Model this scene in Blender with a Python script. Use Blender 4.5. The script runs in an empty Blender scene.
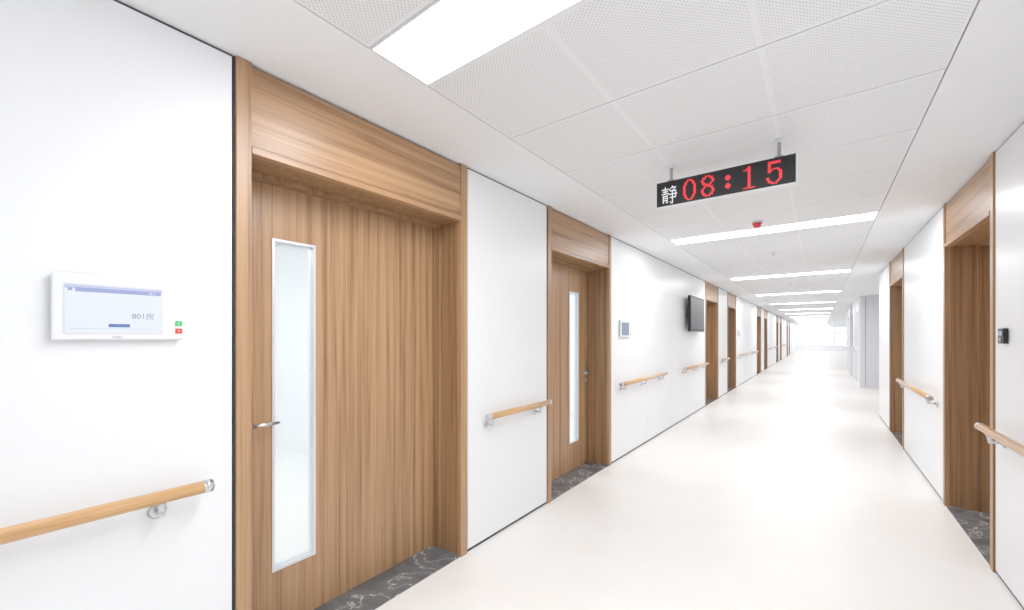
import bpy, bmesh, math
from mathutils import Matrix, Vector

scene = bpy.context.scene
scene.view_settings.view_transform = 'Standard'
scene.view_settings.look = 'None'
scene.view_settings.gamma = 1.26
scene.view_settings.exposure = 0.14

XL, XR, H = -1.896, 0.861, 2.6
Y0, Y1 = -4.6, 50.0
DEPTH = 0.25
OPEN_Z = 2.22
CX0, CX1 = -1.425, 0.430      # perforated field of the ceiling

# ------------------------------------------------------------ materials
def new_mat(name):
    m = bpy.data.materials.new(name); m.use_nodes = True
    nt = m.node_tree
    return m, nt, nt.nodes['Principled BSDF']

def plain(name, col, rough=0.5, metal=0.0, emit=None, estr=0.0, spec=0.5, noise=0.0, nscale=8.0):
    m, nt, b = new_mat(name)
    b.inputs['Base Color'].default_value = (*col, 1)
    b.inputs['Roughness'].default_value = rough
    b.inputs['Metallic'].default_value = metal
    b.inputs['Specular IOR Level'].default_value = spec
    if emit:
        b.inputs['Emission Color'].default_value = (*emit, 1)
        b.inputs['Emission Strength'].default_value = estr
    if noise > 0:
        tc = nt.nodes.new('ShaderNodeTexCoord')
        n = nt.nodes.new('ShaderNodeTexNoise'); n.inputs['Scale'].default_value = nscale
        n.inputs['Detail'].default_value = 1
        r = nt.nodes.new('ShaderNodeValToRGB')
        r.color_ramp.elements[0].position = 0.35; r.color_ramp.elements[1].position = 0.65
        r.color_ramp.elements[0].color = (*[c*(1-noise) for c in col], 1)
        r.color_ramp.elements[1].color = (*col, 1)
        nt.links.new(tc.outputs['Object'], n.inputs['Vector'])
        nt.links.new(n.outputs['Fac'], r.inputs['Fac'])
        nt.links.new(r.outputs['Color'], b.inputs['Base Color'])
    return m

def wood(name, scale, light, mid, dark, rough=0.38, fine=5.0, dist=0.25):
    m, nt, b = new_mat(name)
    tc = nt.nodes.new('ShaderNodeTexCoord')
    mp = nt.nodes.new('ShaderNodeMapping'); mp.inputs['Scale'].default_value = scale
    nt.links.new(tc.outputs['Object'], mp.inputs['Vector'])
    n1 = nt.nodes.new('ShaderNodeTexNoise'); n1.inputs['Scale'].default_value = 1.0
    n1.inputs['Detail'].default_value = 4; n1.inputs['Roughness'].default_value = 0.6
    n1.inputs['Distortion'].default_value = dist
    nt.links.new(mp.outputs['Vector'], n1.inputs['Vector'])
    n2 = nt.nodes.new('ShaderNodeTexNoise'); n2.inputs['Scale'].default_value = fine
    n2.inputs['Detail'].default_value = 2
    nt.links.new(mp.outputs['Vector'], n2.inputs['Vector'])
    mx = nt.nodes.new('ShaderNodeMix'); mx.data_type = 'FLOAT'
    mx.inputs[0].default_value = 0.22
    nt.links.new(n1.outputs['Fac'], mx.inputs[2]); nt.links.new(n2.outputs['Fac'], mx.inputs[3])
    r = nt.nodes.new('ShaderNodeValToRGB')
    e = r.color_ramp.elements
    e[0].position = 0.35; e[0].color = (*dark, 1)
    e[1].position = 0.60; e[1].color = (*light, 1)
    k = e.new(0.46); k.color = (*mid, 1)
    nt.links.new(mx.outputs[0], r.inputs['Fac'])
    nt.links.new(r.outputs['Color'], b.inputs['Base Color'])
    b.inputs['Roughness'].default_value = rough
    return m

WL, WM, WD = (0.44, 0.245, 0.118), (0.335, 0.172, 0.076), (0.19, 0.086, 0.033)
M_woodV = wood('walnut_vertical', (30, 30, 0.5), WL, WM, WD)
M_woodH = wood('walnut_horizontal', (22, 0.5, 22), WL, WM, WD)
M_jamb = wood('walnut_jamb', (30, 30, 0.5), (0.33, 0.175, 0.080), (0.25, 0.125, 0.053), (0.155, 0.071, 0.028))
M_rail = wood('oak_rail', (40, 1.2, 40), (0.66, 0.37, 0.160), (0.57, 0.305, 0.12), (0.44, 0.225, 0.08), 0.3)
M_wall = plain('wall_laminate', (0.87, 0.885, 0.91), 0.32, noise=0.01, nscale=3, spec=0.4)
M_plaster = plain('ceiling_plaster', (0.89, 0.90, 0.92), 0.8, noise=0.01)
M_dark = plain('dark_reveal', (0.03, 0.035, 0.045), 0.6)
M_grey = plain('grey_reveal', (0.25, 0.26, 0.28), 0.6)
M_steel = plain('brushed_steel', (0.62, 0.62, 0.63), 0.28, 1.0)
M_rod = plain('grey_rod', (0.35, 0.35, 0.36), 0.4)
M_alu = plain('aluminium', (0.7, 0.71, 0.73), 0.4, 0.6)
M_white = plain('white_plastic', (0.82, 0.84, 0.86), 0.35)
M_black = plain('black_plastic', (0.008, 0.009, 0.011), 0.35, spec=0.25)
M_light = plain('light_diffuser', (0.9, 0.9, 0.9), 0.5, emit=(0.99, 0.995, 1.0), estr=24.0)
M_unseenlight = plain('unseen_light_diffuser', (0.9, 0.9, 0.9), 0.5, emit=(0.98, 0.99, 1.0), estr=12.0)  # glow of unseen lamps, tuned to brighten the door glass
M_station = plain('station_panel', (0.72, 0.71, 0.76), 0.5)

def floor_mat():
    m, nt, b = new_mat('floor_vinyl')
    tc = nt.nodes.new('ShaderNodeTexCoord')
    n = nt.nodes.new('ShaderNodeTexNoise'); n.inputs['Scale'].default_value = 3; n.inputs['Detail'].default_value = 4
    n.inputs['Roughness'].default_value = 0.7
    nt.links.new(tc.outputs['Object'], n.inputs['Vector'])
    r = nt.nodes.new('ShaderNodeValToRGB'); e = r.color_ramp.elements
    e[0].position = 0.35; e[0].color = (0.865, 0.835, 0.80, 1)
    e[1].position = 0.65; e[1].color = (0.88, 0.86, 0.835, 1)
    nt.links.new(n.outputs['Fac'], r.inputs['Fac']); nt.links.new(r.outputs['Color'], b.inputs['Base Color'])
    b.inputs['Roughness'].default_value = 0.36
    b.inputs['Specular IOR Level'].default_value = 0.35
    return m
M_floor = floor_mat()

def marble_mat():
    m, nt, b = new_mat('grey_marble')
    tc = nt.nodes.new('ShaderNodeTexCoord')
    n = nt.nodes.new('ShaderNodeTexNoise'); n.inputs['Scale'].default_value = 4.0; n.inputs['Detail'].default_value = 6
    n.inputs['Distortion'].default_value = 0.4; n.inputs['Roughness'].default_value = 0.58
    nt.links.new(tc.outputs['Object'], n.inputs['Vector'])
    a = nt.nodes.new('ShaderNodeMath'); a.operation = 'SUBTRACT'; a.inputs[1].default_value = 0.5
    ab = nt.nodes.new('ShaderNodeMath'); ab.operation = 'ABSOLUTE'
    nt.links.new(n.outputs['Fac'], a.inputs[0]); nt.links.new(a.outputs[0], ab.inputs[0])
    r = nt.nodes.new('ShaderNodeValToRGB'); e = r.color_ramp.elements
    e[0].position = 0.0; e[0].color = (0.60, 0.61, 0.62, 1)
    e[1].position = 0.14; e[1].color = (0.085, 0.09, 0.10, 1)
    k = e.new(0.007); k.color = (0.135, 0.142, 0.155, 1)
    nt.links.new(ab.outputs[0], r.inputs['Fac']); nt.links.new(r.outputs['Color'], b.inputs['Base Color'])
    b.inputs['Roughness'].default_value = 0.2
    return m
M_marble = marble_mat()

def perf_mat():
    m, nt, b = new_mat('perforated_panel')
    tc = nt.nodes.new('ShaderNodeTexCoord'); sp = nt.nodes.new('ShaderNodeSeparateXYZ')
    nt.links.new(tc.outputs['Object'], sp.inputs[0])
    def M(op, a, b_=None, c=None):
        n = nt.nodes.new('ShaderNodeMath'); n.operation = op
        for i, v in enumerate((a, b_, c)):
            if v is None: continue
            if isinstance(v, (int, float)): n.inputs[i].default_value = v
            else: nt.links.new(v, n.inputs[i])
        return n.outputs[0]
    X, Y = sp.outputs['X'], sp.outputs['Y']
    S = 0.0185
    def dots(ox, oy):
        fx = M('SUBTRACT', M('FRACT', M('ADD', M('DIVIDE', X, S), ox)), 0.5)
        fy = M('SUBTRACT', M('FRACT', M('ADD', M('DIVIDE', Y, S), oy)), 0.5)
        d = M('ADD', M('MULTIPLY', fx, fx), M('MULTIPLY', fy, fy))
        return M('LESS_THAN', d, 0.0225)
    D = M('MAXIMUM', dots(0, 0), dots(0.5, 0.5))
    u = M('FRACT', M('DIVIDE', M('SUBTRACT', X, CX0), (CX1-CX0)/3))
    mu = M('LESS_THAN', M('ABSOLUTE', M('SUBTRACT', u, 0.5)), 0.479)
    t = M('SUBTRACT', M('MULTIPLY', M('FRACT', M('DIVIDE', M('SUBTRACT', Y, 0.95), 4.05)), 4.05), 0.3)
    v = M('FRACT', M('DIVIDE', t, 0.625))
    mv = M('LESS_THAN', M('ABSOLUTE', M('SUBTRACT', v, 0.5)), 0.47)
    F = M('MULTIPLY', D, M('MULTIPLY', mu, mv))
    mx = nt.nodes.new('ShaderNodeMix'); mx.data_type = 'RGBA'
    mx.inputs['A'].default_value = (0.87, 0.88, 0.90, 1); mx.inputs['B'].default_value = (0.50, 0.51, 0.54, 1)
    nt.links.new(F, mx.inputs['Factor']); nt.links.new(mx.outputs['Result'], b.inputs['Base Color'])
    b.inputs['Roughness'].default_value = 0.6
    return m
M_perf = perf_mat()

def glass_mat():
    m = bpy.data.materials.new('frosted_glass'); m.use_nodes = True
    nt = m.node_tree; nt.nodes.clear()
    o = nt.nodes.new('ShaderNodeOutputMaterial')
    tr = nt.nodes.new('ShaderNodeBsdfTranslucent'); tr.inputs['Color'].default_value = (0.93, 0.96, 0.97, 1)
    tp = nt.nodes.new('ShaderNodeBsdfTransparent'); tp.inputs['Color'].default_value = (0.93, 0.965, 0.975, 1)
    gl = nt.nodes.new('ShaderNodeBsdfGlossy'); gl.inputs['Roughness'].default_value = 0.12
    m1 = nt.nodes.new('ShaderNodeMixShader'); m1.inputs[0].default_value = 0.8
    m2 = nt.nodes.new('ShaderNodeMixShader'); m2.inputs[0].default_value = 0.06
    nt.links.new(tr.outputs[0], m1.inputs[1]); nt.links.new(tp.outputs[0], m1.inputs[2])
    nt.links.new(m1.outputs[0], m2.inputs[1]); nt.links.new(gl.outputs[0], m2.inputs[2])
    nt.links.new(m2.outputs[0], o.inputs['Surface'])
    return m
M_glass = glass_mat()

# ------------------------------------------------------------ mesh helpers
class Part:
    def __init__(s):
        s.bm = bmesh.new(); s.mats = []
    def mi(s, mat):
        if mat not in s.mats: s.mats.append(mat)
        return s.mats.index(mat)
    def box(s, x0, x1, y0, y1, z0, z1, mat):
        if x0 > x1: x0, x1 = x1, x0
        if y0 > y1: y0, y1 = y1, y0
        v = [s.bm.verts.new(c) for c in ((x0,y0,z0),(x1,y0,z0),(x1,y1,z0),(x0,y1,z0),(x0,y0,z1),(x1,y0,z1),(x1,y1,z1),(x0,y1,z1))]
        k = s.mi(mat)
        for f in ((3,2,1,0),(4,5,6,7),(0,1,5,4),(1,2,6,5),(2,3,7,6),(3,0,4,7)):
            fc = s.bm.faces.new([v[i] for i in f]); fc.material_index = k
        return s
    def down(s, x0, x1, y0, y1, z, mat):
        v = [s.bm.verts.new(c) for c in ((x0,y1,z),(x1,y1,z),(x1,y0,z),(x0,y0,z))]
        fc = s.bm.faces.new(v); fc.material_index = s.mi(mat)
        return s
    def tube(s, p0, p1, r0, r1, mat, seg=20, sz=1.0):
        p0, p1 = Vector(p0), Vector(p1); d = p1 - p0
        q = d.to_track_quat('Z', 'Y').to_matrix().to_4x4()
        M = Matrix.Translation((p0+p1)/2) @ q
        ret = bmesh.ops.create_cone(s.bm, cap_ends=True, segments=seg, radius1=r0, radius2=r1, depth=d.length, matrix=M)
        k = s.mi(mat)
        fs = set(f for v in ret['verts'] for f in v.link_faces)
        for f in fs:
            f.material_index = k
            f.smooth = len(f.verts) == 4
        return s
    def ball(s, c, r, mat, scale=(1,1,1)):
        M = Matrix.Translation(Vector(c)) @ Matrix.Diagonal((*scale, 1))
        ret = bmesh.ops.create_uvsphere(s.bm, u_segments=16, v_segments=10, radius=r, matrix=M)
        k = s.mi(mat)
        for f in set(f for v in ret['verts'] for f in v.link_faces):
            f.material_index = k; f.smooth = True
        return s
    def build(s, name, parent=None, bevel=0.0):
        me = bpy.data.meshes.new(name); s.bm.normal_update(); s.bm.to_mesh(me); s.bm.free()
        for m in s.mats: me.materials.append(m)
        o = bpy.data.objects.new(name, me); scene.collection.objects.link(o)
        if parent: o.parent = parent
        if bevel:
            b = o.modifiers.new('bevel', 'BEVEL'); b.width = bevel; b.segments = 2; b.limit_method = 'ANGLE'
        return o

def empty(name):
    e = bpy.data.objects.new(name, None); e.empty_display_size = 0.1
    scene.collection.objects.link(e); return e

# ------------------------------------------------------------ layout
DL = [(0.641, 2.009, 0), (3.017, 4.378, 1), (9.14, 10.50, 0), (11.66, 13.02, 1), (17.75, 19.11, 0),
      (20.27, 21.63, 1), (26.3, 27.66, 0), (28.82, 30.18, 1), (34.9, 36.26, 0), (37.4, 38.76, 1)]
DR = [(3.80, 5.10, 0), (7.22, 8.55, 1)]
RIGHT_END = 10.0

# ------------------------------------------------------------ walls
def wall_side(name, xw, s, segs, bb):
    p = Part(); q = Part()
    for a, b_ in segs:
        p.box(xw + s*0.022, xw + s*0.32, a, b_, 0, H, M_grey)
        L = b_ - a - 0.016
        n = max(1, round(L/1.2)); w = L/n
        for i in range(n):
            y0 = a + 0.008 + i*w; y1 = y0 + w
            p.box(xw, xw + s*0.022, y0 + (0.0015 if i else 0), y1 - (0.0015 if i < n-1 else 0), 0.022, H-0.012, M_wall)
        q.box(xw + s*0.006, xw + s*0.021, a+0.002, b_-0.002, 0.0, 0.022, M_dark)  # near-black baseboard strip, colours in the shadow line of the skirting gap
        q.box(xw + s*0.006, xw + s*0.021, a+0.002, b_-0.002, H-0.012, H, M_dark)  # dark strip colours in the shade of the gap under the ceiling
    p.build(name); q.build(bb)

def segs(doors, a, b):
    out = []; y = a
    for d in doors:
        out.append((y, d[0])); y = d[1]
    out.append((y, b)); return out
wall_side('wall_left', XL, -1, segs(DL, Y0, Y1), 'baseboard_shadow_left')
wall_side('wall_right', XR, 1, segs(DR, Y0, RIGHT_END), 'baseboard_shadow_right')

# floor
Part().box(-7.2, 5.2, Y0-0.2, Y1+0.2, -0.1, 0, M_floor).build('floor')

# ceiling
c = Part()
c.box(-7.2, 5.2, Y0-0.2, Y1+0.2, H+0.06, H+0.16, M_plaster)
c.box(XL-0.34, CX0-0.005, Y0, Y1, H, H+0.06, M_plaster)
c.box(CX1+0.005, 5.2, Y0, Y1, H, H+0.06, M_plaster)
k = -2
lights_y = []
while True:
    yb = 0.95 + 4.05*k
    if yb > Y1: break
    if yb > Y0: lights_y.append(yb)
    for i in range(6):
        a = yb + 0.3 + 0.625*i + 0.0035; b_ = a + 0.625 - 0.007
        if a < Y0 or b_ > Y1: continue
        c.box(CX0+0.001, CX1-0.001, a, b_, H, H+0.03, M_perf)
    k += 1
c.box(CX0-0.005, CX1+0.005, Y0, Y1, H+0.035, H+0.06, M_dark)
c.build('ceiling')
for yb in lights_y:
    l = Part()
    l.down(CX0+0.012, CX1-0.010, yb+0.010, yb+0.290, H-0.002, M_light)
    for bx in ((CX0-0.001,CX0+0.012,yb+0.001,yb+0.299),(CX1-0.010,CX1,yb+0.001,yb+0.299),(CX0+0.012,CX1-0.010,yb+0.001,yb+0.010),(CX0+0.012,CX1-0.010,yb+0.290,yb+0.299)):
        l.box(*bx, H-0.004, H+0.02, M_white)
    l.build('ceiling_light_panel')

# back wall, end wall with window
Part().box(XL-0.4, XR+0.4, Y0-0.15, Y0, 0, H, M_wall).build('wall_back')
e = Part()
e.box(XL-0.3, 5.1, Y1, Y1+0.15, 0, 0.45, M_wall).box(XL-0.3, 5.1, Y1, Y1+0.15, 2.4, H, M_wall)
e.box(4.2, 5.1, Y1, Y1+0.15, 0.45, 2.4, M_wall)
e.build('wall_end')
w = Part()
for x in [-1.9, -0.9, 0.1, 1.1, 2.1, 3.1, 4.15]:
    w.box(x, x+0.06, Y1+0.03, Y1+0.1, 0.45, 2.4, M_alu)
for z in [0.45, 1.75, 2.35]:
    w.box(-1.9, 4.2, Y1+0.02, Y1+0.11, z, z+0.06, M_alu)
w.build('window_1')

# right side cross corridor and nurse station
r = Part()
r.box(XR+0.02, 5.1, RIGHT_END-0.02, RIGHT_END+0.15, 0, H, M_wall)
r.box(4.95, 5.1, RIGHT_END+0.15, Y1, 0, H, M_wall)
r.build('wall_side_corridor')
Part().down(1.4, 3.4, 12.3, 12.5, H-0.002, M_unseenlight).build('ceiling_light_panel')
ns = empty('nurse_station')
p = Part()
p.box(0.92, 4.9, 15.2, 15.4, 0, H-0.001, M_station)
p.build('end_partition', ns)
p = Part()
for x in (1.02, 1.5, 2.2):
    p.box(x, x+0.012, 15.193, 15.2, 0.05, H-0.05, M_grey)
p.build('partition_joints', ns)
M_pane = plain('station_glass', (0.38, 0.42, 0.46), 0.15)
p = Part()
for y in (15.4, 17.6, 19.9, 22.3):
    p.box(0.9, 1.2, y, y+0.4, 0, H-0.001, M_wall)
p.box(0.95, 1.2, 15.8, 22.3, 2.25, H-0.001, M_wall)
p.box(0.95, 1.2, 15.8, 22.3, 0, 1.0, M_station)
p.box(0.9, 1.25, 15.8, 22.3, 1.0, 1.05, M_white)
for y in (15.8, 18.0, 20.3):
    p.box(1.08, 1.10, y, y+(1.8 if y < 20 else 2.0), 1.05, 2.25, M_pane)
p.box(3.2, 3.3, 15.4, 22.7, 0, H-0.001, M_wall)
p.box(1.2, 3.2, 22.5, 22.7, 0, H-0.001, M_wall)
p.build('counter_and_columns', ns)
Part().box(2.3, 2.4, 24.5, Y1, 0, H-0.001, M_wall).build('wall_far_right')

# patient rooms behind the left wall
rm = Part()
for y in (Y0-0.1, 2.5, 6.7, 11.1, 15.4, 19.7, 24, 28.2, 33, 36.8, 41, Y1):
    rm.box(-7.1, XL-0.33, y-0.05, y+0.05, 0, H+0.05, M_wall)
rm.box(-7.2, -7.0, Y0-0.1, Y1, 0, 0.8, M_wall).box(-7.2, -7.0, Y0-0.1, Y1, 2.4, H+0.05, M_wall)
y = Y0
while y < Y1:
    rm.box(-7.15, -7.05, y, y+0.08, 0.8, 2.4, M_alu); y += 1.4
rm.build('wall_patient_rooms')
for y in (0.2, 4.6, 8.9, 13.2):
    Part().down(-4.9, -3.0, y-0.5, y+0.5, H+0.055, M_unseenlight).build('added_room_light')  # unseen lamps, added so the door glass looks backlit

# ------------------------------------------------------------ doors
def door(n, xw, s, y0, y1, flip):
    E = empty('door_%d' % n)
    X = lambda d: xw + s*d
    cw = 0.062
    i0, i1 = y0+cw, y1-cw
    f = Part()
    for a, b_ in ((y0+0.006, i0), (i1, y1-0.006)):
        f.box(X(-0.008), X(0.03), a, b_, 0, H-0.002, M_woodV)
    f.build('casing', E, 0.002)
    f = Part()
    for a, b_ in ((y0+0.006, i0), (i1, y1-0.006)):
        f.box(X(0.03), X(DEPTH+0.06), a, b_, 0, H-0.002, M_jamb)
    for a, b_ in ((i0, i0+0.02), (i1-0.02, i1)):
        f.box(X(DEPTH-0.07), X(DEPTH-0.002), a, b_, 0, OPEN_Z-0.02, M_jamb)
    f.build('jamb', E, 0.002)
    f = Part()
    f.box(X(0.0), X(0.03), i0, i1, OPEN_Z+0.035, H-0.015, M_woodH)
    f.box(X(0.03), X(DEPTH+0.06), i0, i1, OPEN_Z, H-0.002, M_jamb)
    f.box(X(-0.012), X(0.03), i0, i1, OPEN_Z, OPEN_Z+0.03, M_woodH)
    f.box(X(DEPTH-0.07), X(DEPTH-0.002), i0, i1, OPEN_Z-0.02, OPEN_Z, M_jamb)
    f.build('header_panel', E, 0.0015)
    f = Part().box(X(0.006), X(0.02), y0, y0+0.006, 0, H, M_dark).box(X(0.006), X(0.02), y1-0.006, y1, 0, H, M_dark)
    f.build('seal', E)
    l0, l1 = i0+0.004, i1-0.004
    if not flip: g0 = i0+0.184; g1 = g0+0.216
    else: g1 = i1-0.190-0.06; g0 = g1-0.212
    gz0, gz1 = 0.30, 1.94
    a, b_ = X(DEPTH), X(DEPTH+0.045)
    f = Part()
    f.box(a, b_, l0, g0, 0.008, OPEN_Z-0.004, M_woodV).box(a, b_, g1, l1, 0.008, OPEN_Z-0.004, M_woodV)
    f.box(a, b_, g0, g1, 0.008, gz0, M_woodV).box(a, b_, g0, g1, gz1, OPEN_Z-0.004, M_woodV)
    f.build('leaf', E)
    f = Part(); t = 0.012
    xa, xb = X(DEPTH-0.006), X(DEPTH+0.05)
    f.box(xa, xb, g0, g0+t, gz0, gz1, M_alu).box(xa, xb, g1-t, g1, gz0, gz1, M_alu)
    f.box(xa, xb, g0+t, g1-t, gz0, gz0+t, M_alu).box(xa, xb, g0+t, g1-t, gz1-t, gz1, M_alu)
    f.build('glass_bead', E)
    Part().box(X(DEPTH+0.018), X(DEPTH+0.026), g0+t, g1-t, gz0+t, gz1-t, M_glass).build('glass', E)
    hy = (l0+0.065) if not flip else (l1-0.065)
    d = 1 if not flip else -1
    hz = 1.04
    f = Part()
    f.tube((X(DEPTH), hy, hz), (X(DEPTH-0.01), hy, hz), 0.026, 0.026, M_steel)
    f.tube((X(DEPTH-0.01), hy, hz), (X(DEPTH-0.055), hy, hz), 0.010, 0.010, M_steel)
    f.ball((X(DEPTH-0.055), hy, hz), 0.011, M_steel)
    f.tube((X(DEPTH-0.055), hy, hz), (X(DEPTH-0.05), hy+d*0.125, hz), 0.010, 0.008, M_steel)
    f.ball((X(DEPTH-0.05), hy+d*0.125, hz), 0.008, M_steel)
    f.tube((X(DEPTH), hy, hz-0.08), (X(DEPTH-0.008), hy, hz-0.08), 0.02, 0.02, M_steel)
    f.build('lever_handle', E)
    Part().box(X(0.0), X(DEPTH+0.06), i0, i1, 0.0, 0.006, M_marble).build('threshold', E)
n = 1
for a, b_, fl in DL: door(n, XL, -1, a, b_, fl); n += 1
for a, b_, fl in DR: door(n, XR, 1, a, b_, fl); n += 1

# ------------------------------------------------------------ handrails
def handrail(xw, s, y0, y1, brs):
    z = 0.90; x = xw + s*0.07; p = Part()
    R = 0.0225
    p.tube((x, y0+0.028, z), (x, y1-0.028, z), R, R, M_rail, 24)
    for ya, yb in ((y0+0.028, y0), (y1-0.028, y1)):
        p.tube((x, ya, z), (x, yb, z), R+0.001, R+0.001, M_steel, 24)
        p.tube((x, yb, z), (x, yb+(0.004 if yb > ya else -0.004), z), R, R-0.005, M_steel, 24)
    for y in brs:
        p.tube((xw, y, z-0.065), (xw+s*0.008, y, z-0.065), 0.027, 0.027, M_steel, 24)
        p.tube((xw+s*0.008, y, z-0.065), (xw+s*0.014, y, z-0.065), 0.027, 0.02, M_steel, 24)
        p.tube((xw+s*0.01, y, z-0.065), (xw+s*0.058, y, z-0.065), 0.009, 0.009, M_steel, 14)
        p.ball((xw+s*0.058, y, z-0.063), 0.0125, M_steel)
        p.tube((xw+s*0.058, y, z-0.063), (x, y, z-0.018), 0.009, 0.012, M_steel, 14)
    p.build('handrail')
handrail(XL, 1, -1.2, 0.545, (-0.9, -0.2, 0.40))
handrail(XL, 1, 2.14, 2.95, (2.20, 2.82))
handrail(XL, 1, 4.50, 6.25, (4.65, 5.35, 6.1))
handrail(XL, 1, 7.25, 9.02, (7.4, 8.1, 8.87))
handrail(XL, 1, 10.65, 11.5, (10.8, 11.35))
for b in (8.62, 17.2, 25.8):
    handrail(XL, 1, b+4.55, b+6.3, (b+4.7, b+6.15))
    handrail(XL, 1, b+7.2, b+8.9, (b+7.35, b+8.75))
handrail(XR, -1, 1.6, 3.77, (1.8, 2.7, 3.62))
handrail(XR, -1, 5.2, 7.08, (5.35, 6.9))

# ------------------------------------------------------------ room displays on left wall
M_scrW = plain('screen_white', (0.1, 0.1, 0.1), 0.2, emit=(0.80, 0.87, 1.0), estr=0.78)
M_scrB = plain('screen_header', (0.1, 0.1, 0.1), 0.2, emit=(0.30, 0.36, 0.82), estr=0.6)
M_scrTop = plain('screen_topbar', (0.1, 0.1, 0.1), 0.2, emit=(0.55, 0.64, 0.98), estr=0.65)
M_scrBtn = plain('screen_button', (0.05, 0.05, 0.1), 0.2, emit=(0.04, 0.17, 0.55), estr=0.55)
M_green = plain('green_key', (0.04, 0.45, 0.13), 0.4, emit=(0.05, 0.6, 0.2), estr=0.1)
M_red = plain('red_key', (0.65, 0.025, 0.02), 0.4, emit=(0.8, 0.05, 0.04), estr=0.1)
M_ink = plain('grey_print', (0.16, 0.20, 0.32), 0.5)
M_scrDim = plain('screen_dim', (0.1, 0.12, 0.16), 0.15, emit=(0.25, 0.33, 0.47), estr=0.4)

def text(name, body, size, loc, rot, mat, parent, align='LEFT'):
    cu = bpy.data.curves.new(name, 'FONT'); cu.body = body; cu.size = size; cu.extrude = 0.0003
    cu.align_x = align; cu.materials.append(mat)
    o = bpy.data.objects.new(name, cu); o.location = loc; o.rotation_euler = rot
    scene.collection.objects.link(o); o.parent = parent; return o

def room_display(y0, dim=False):
    E = empty('room_display_panel')
    y1 = y0+0.326; z0, z1 = 1.447, 1.658
    xf = XL+0.026
    Part().box(XL, XL+0.012, y0+0.008, y1-0.008, z0+0.008, z1-0.008, M_grey).build('mount', E)
    Part().box(XL+0.010, xf, y0, y1, z0, z1, M_white).build('housing', E, 0.006)
    sc = Part()
    sy0, sy1, sz0, sz1 = y0+0.028, y1-0.064, z0+0.022, z1-0.036
    sc.box(xf-0.002, xf+0.0004, sy0-0.004, sy1+0.004, sz0-0.004, sz1+0.004, M_alu)
    sc.box(xf, xf+0.001, sy0, sy1, sz0, sz1, M_scrDim if dim else M_scrW)
    if not dim:
        sc.box(xf+0.0005, xf+0.0014, sy0, sy1, sz1-0.012, sz1, M_scrTop)
        sc.box(xf+0.0005, xf+0.0016, sy0+0.022, sy1-0.003, sz1-0.021, sz1-0.008, M_scrB)
        sc.box(xf+0.0005, xf+0.0016, sy0+0.006, sy0+0.016, sz1-0.019, sz1-0.009, M_scrB)
        sc.box(xf+0.0005, xf+0.0016, sy0+0.098, sy0+0.150, sz0+0.020, sz0+0.031, M_scrBtn)
        sc.box(xf+0.0005, xf+0.0014, sy0+0.01, sy1-0.01, sz0+0.014, sz0+0.0155, M_scrTop)
    sc.build('screen', E)
    kk = Part()
    kk.box(xf, xf+0.003, y1-0.026, y1-0.006, z0+0.050, z0+0.068, M_green)
    kk.box(xf, xf+0.003, y1-0.026, y1-0.006, z0+0.022, z0+0.040, M_red)
    kk.ball((xf, y1-0.018, z0+0.13), 0.004, M_white, (0.5, 1, 1))
    kk.build('call_keys', E, 0.0008)
    if not dim:
        rot = (math.pi/2, 0, math.pi/2)
        text('room_number', '801\u623f', 0.024, (xf+0.0015, sy0+0.154, sz0+0.050), rot, M_ink, E)
        text('clock_text', '08:15', 0.008, (xf+0.0018, sy1-0.035, sz1-0.018), rot, M_white, E)
        text('label', 'CALL', 0.011, (xf+0.0005, y0+0.135, z0+0.006), rot, M_ink, E)
        text('key_mark', '+', 0.014, (xf+0.0032, y1-0.0205, z0+0.0265), rot, M_white, E)
        text('key_mark', 'C', 0.011, (xf+0.0032, y1-0.0205, z0+0.0550), rot, M_white, E)
room_display(0.146)
room_display(4.60, True)
room_display(13.3, True)

# ------------------------------------------------------------ television
M_tvs = plain('tv_screen', (0.10, 0.105, 0.115), 0.35, spec=0.2)
T = empty('wall_television')
ty0, ty1, tz0, tz1 = 7.48, 8.52, 1.54, 2.17
Part().box(XL+0.065, XL+0.115, ty0, ty1, tz0, tz1, M_black).build('housing', T, 0.006)
Part().box(XL+0.113, XL+0.117, ty0+0.04, ty1-0.04, tz0+0.045, tz1-0.035, M_tvs).build('screen', T)
Part().box(XL, XL+0.012, 7.8, 8.2, 1.68, 2.03, M_black).box(XL+0.012, XL+0.066, 7.9, 8.1, 1.78, 1.93, M_black).build('bracket', T)

# ------------------------------------------------------------ LED clock
M_ledR = plain('led_red', (0.2, 0.0, 0.0), 0.4, emit=(1.0, 0.025, 0.035), estr=0.8)
M_ledW = plain('led_white', (0.3, 0.3, 0.3), 0.4, emit=(0.95, 0.95, 1.0), estr=0.7)
C = empty('hanging_led_clock')
cx0, cx1, cy, cz0, cz1 = -0.882, -0.108, 2.80, 2.328, 2.490
Part().box(cx0+0.006, cx1-0.006, cy-0.001, cy+0.044, cz0+0.006, cz1-0.006, M_black).build('body', C)
p = Part()
p.box(cx0, cx1, cy-0.004, cy+0.046, cz0, cz0+0.007, M_black).box(cx0, cx1, cy-0.004, cy+0.046, cz1-0.007, cz1, M_black)
p.box(cx0, cx0+0.007, cy-0.004, cy+0.046, cz0+0.007, cz1-0.007, M_black).box(cx1-0.007, cx1, cy-0.004, cy+0.046, cz0+0.007, cz1-0.007, M_black)
p.box(cx0+0.001, cx1-0.001, cy-0.004, cy+0.046, cz0-0.004, cz0, M_white)
p.box(cx1, cx1+0.004, cy-0.004, cy+0.046, cz0-0.004, cz1, M_white)
p.build('frame', C)
p = Part()
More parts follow.
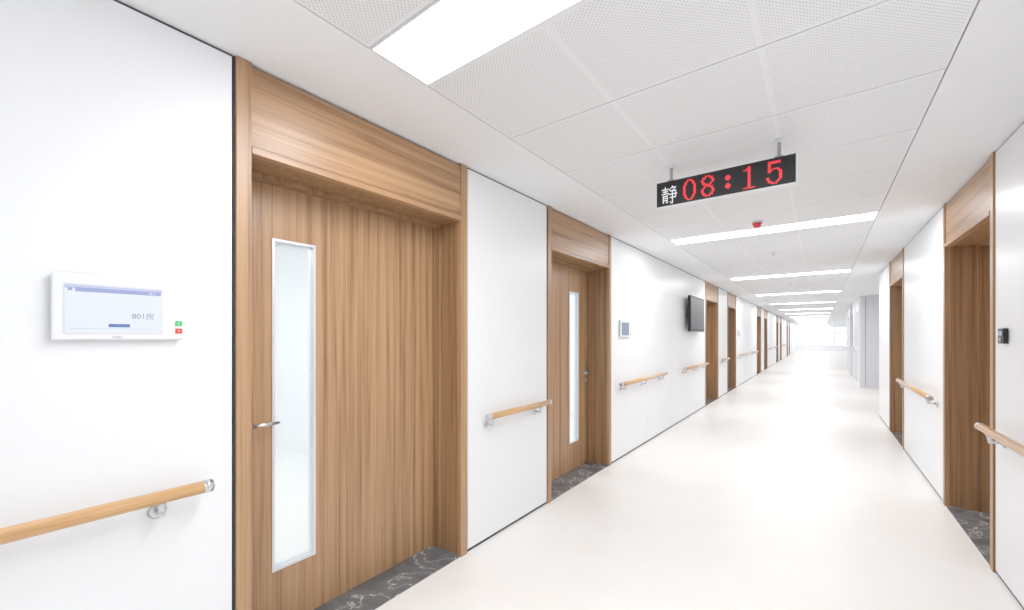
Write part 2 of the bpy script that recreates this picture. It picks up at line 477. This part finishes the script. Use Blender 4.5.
for hx in (-0.793, -0.189):
    p.tube((hx, cy+0.02, cz1), (hx, cy+0.02, H), 0.010, 0.010, M_rod)
    p.tube((hx, cy+0.02, H-0.02), (hx, cy+0.02, H), 0.02, 0.024, M_white)
    p.box(hx-0.02, hx+0.02, cy+0.005, cy+0.035, cz1, cz1+0.012, M_rod)
p.build('hanger_rods', C)
G = {
'0': ["...####...","..##..##..",".##....##.",".##....##.","##......##","##......##","##......##","##......##","##......##","##......##","##......##","##......##",".##....##.",".##....##.","..##..##..","...####..."],
'8': ["...####...",".###..###.",".##....##.","##......##","##......##",".##....##.",".####.##..","...####...","..##.####.",".##....##.","##......##","##......##","##......##",".##....##.",".###..###.","...####..."],
':': ["..........","..........","..........","....##....","...####...","...####...","....##....","..........","..........","....##....","...####...","...####...","....##....","..........","..........",".........."],
'1': ["....##....","...###....",".#####....","....##....","....##....","....##....","....##....","....##....","....##....","....##....","....##....","....##....","....##....","....##....","....##....",".########."],
'5': [".########.",".########.",".##.......",".##.......",".##.......",".##.####..",".###...##.",".##.....##","........##","........##","........##","##......##","##......##",".##....##.",".###..##..","...####..."],
'J': ["...#......#.....","...#.....#####..","#######.#...#...","...#...#...#....",".#####..######..","...#......#..#..","#######...#..#..",".......########.",
      ".#####....#..#..",".#...#....#..#..",".#####..######..",".#...#....#.....",".#####....#.....",".#...#....#.....",".#..##..#.#.....",".........##....."]}
def glyph(part, ch, cxm, pit, mat, zt, pitz=None):
    rows = G[ch]; pitz = pitz or pit
    w = len(rows[0])*pit
    for j, row in enumerate(rows):
        for i, chh in enumerate(row):
            if chh == '#':
                x = cxm - w/2 + i*pit; z = zt - (j+1)*pitz
                part.box(x+0.0005, x+pit-0.0005, cy-0.0025, cy-0.0008, z+0.0005, z+pitz-0.0005, mat)
p = Part()
for ch, xx in (('0', -0.674), ('8', -0.566), (':', -0.452), ('1', -0.338), ('5', -0.212)):
    glyph(p, ch, xx, 0.0078, M_ledR, cz1-0.016, 0.0083)
p.build('red_digits', C)
p = Part(); glyph(p, 'J', -0.797, 0.0066, M_ledW, cz1-0.034, 0.0072); p.build('white_character', C)

# ------------------------------------------------------------ ceiling accessories
al = Part()
M_alarm = plain('alarm_red', (0.75, 0.04, 0.05), 0.35)
al.tube((-0.50, 4.72, H), (-0.50, 4.72, H-0.015), 0.05, 0.05, M_white, 24)
al.tube((-0.50, 4.72, H-0.015), (-0.50, 4.72, H-0.06), 0.046, 0.028, M_alarm, 24)
al.build('fire_alarm_sounder')
for yy in (6.6, 10.5, 14.6):
    s_ = Part(); T0 = H-0.001
    s_.tube((-0.51, yy, T0), (-0.51, yy, T0-0.006), 0.035, 0.03, M_white, 20)
    s_.tube((-0.51, yy, T0-0.006), (-0.51, yy, T0-0.04), 0.008, 0.006, M_steel, 12)
    s_.tube((-0.51, yy, T0-0.04), (-0.51, yy, T0-0.043), 0.02, 0.02, M_steel, 16)
    s_.build('sprinkler_head')

# access reader on right wall
E = empty('door_access_reader')
Part().box(XR-0.022, XR, 3.57, 3.66, 1.415, 1.505, M_black).build('housing', E, 0.004)
Part().box(XR-0.024, XR-0.022, 3.587, 3.643, 1.462, 1.488, M_scrDim).tube((XR-0.022, 3.615, 1.44), (XR-0.025, 3.615, 1.44), 0.012, 0.012, M_steel).build('reader_face', E)

# ------------------------------------------------------------ world and camera
wd = bpy.data.worlds.new('world'); scene.world = wd; wd.use_nodes = True
bg = wd.node_tree.nodes['Background']
bg.inputs['Color'].default_value = (0.93, 0.975, 1.0, 1); bg.inputs['Strength'].default_value = 1.15

cam = bpy.data.cameras.new('camera'); co = bpy.data.objects.new('camera', cam)
scene.collection.objects.link(co)
cam.sensor_width = 36; cam.lens = 408/1024*36; cam.shift_y = 31/1024
cam.clip_start = 0.02; cam.clip_end = 300
co.location = (0, 0, 1.46); co.rotation_euler = (math.pi/2, 0, math.radians(37.05))
scene.camera = co
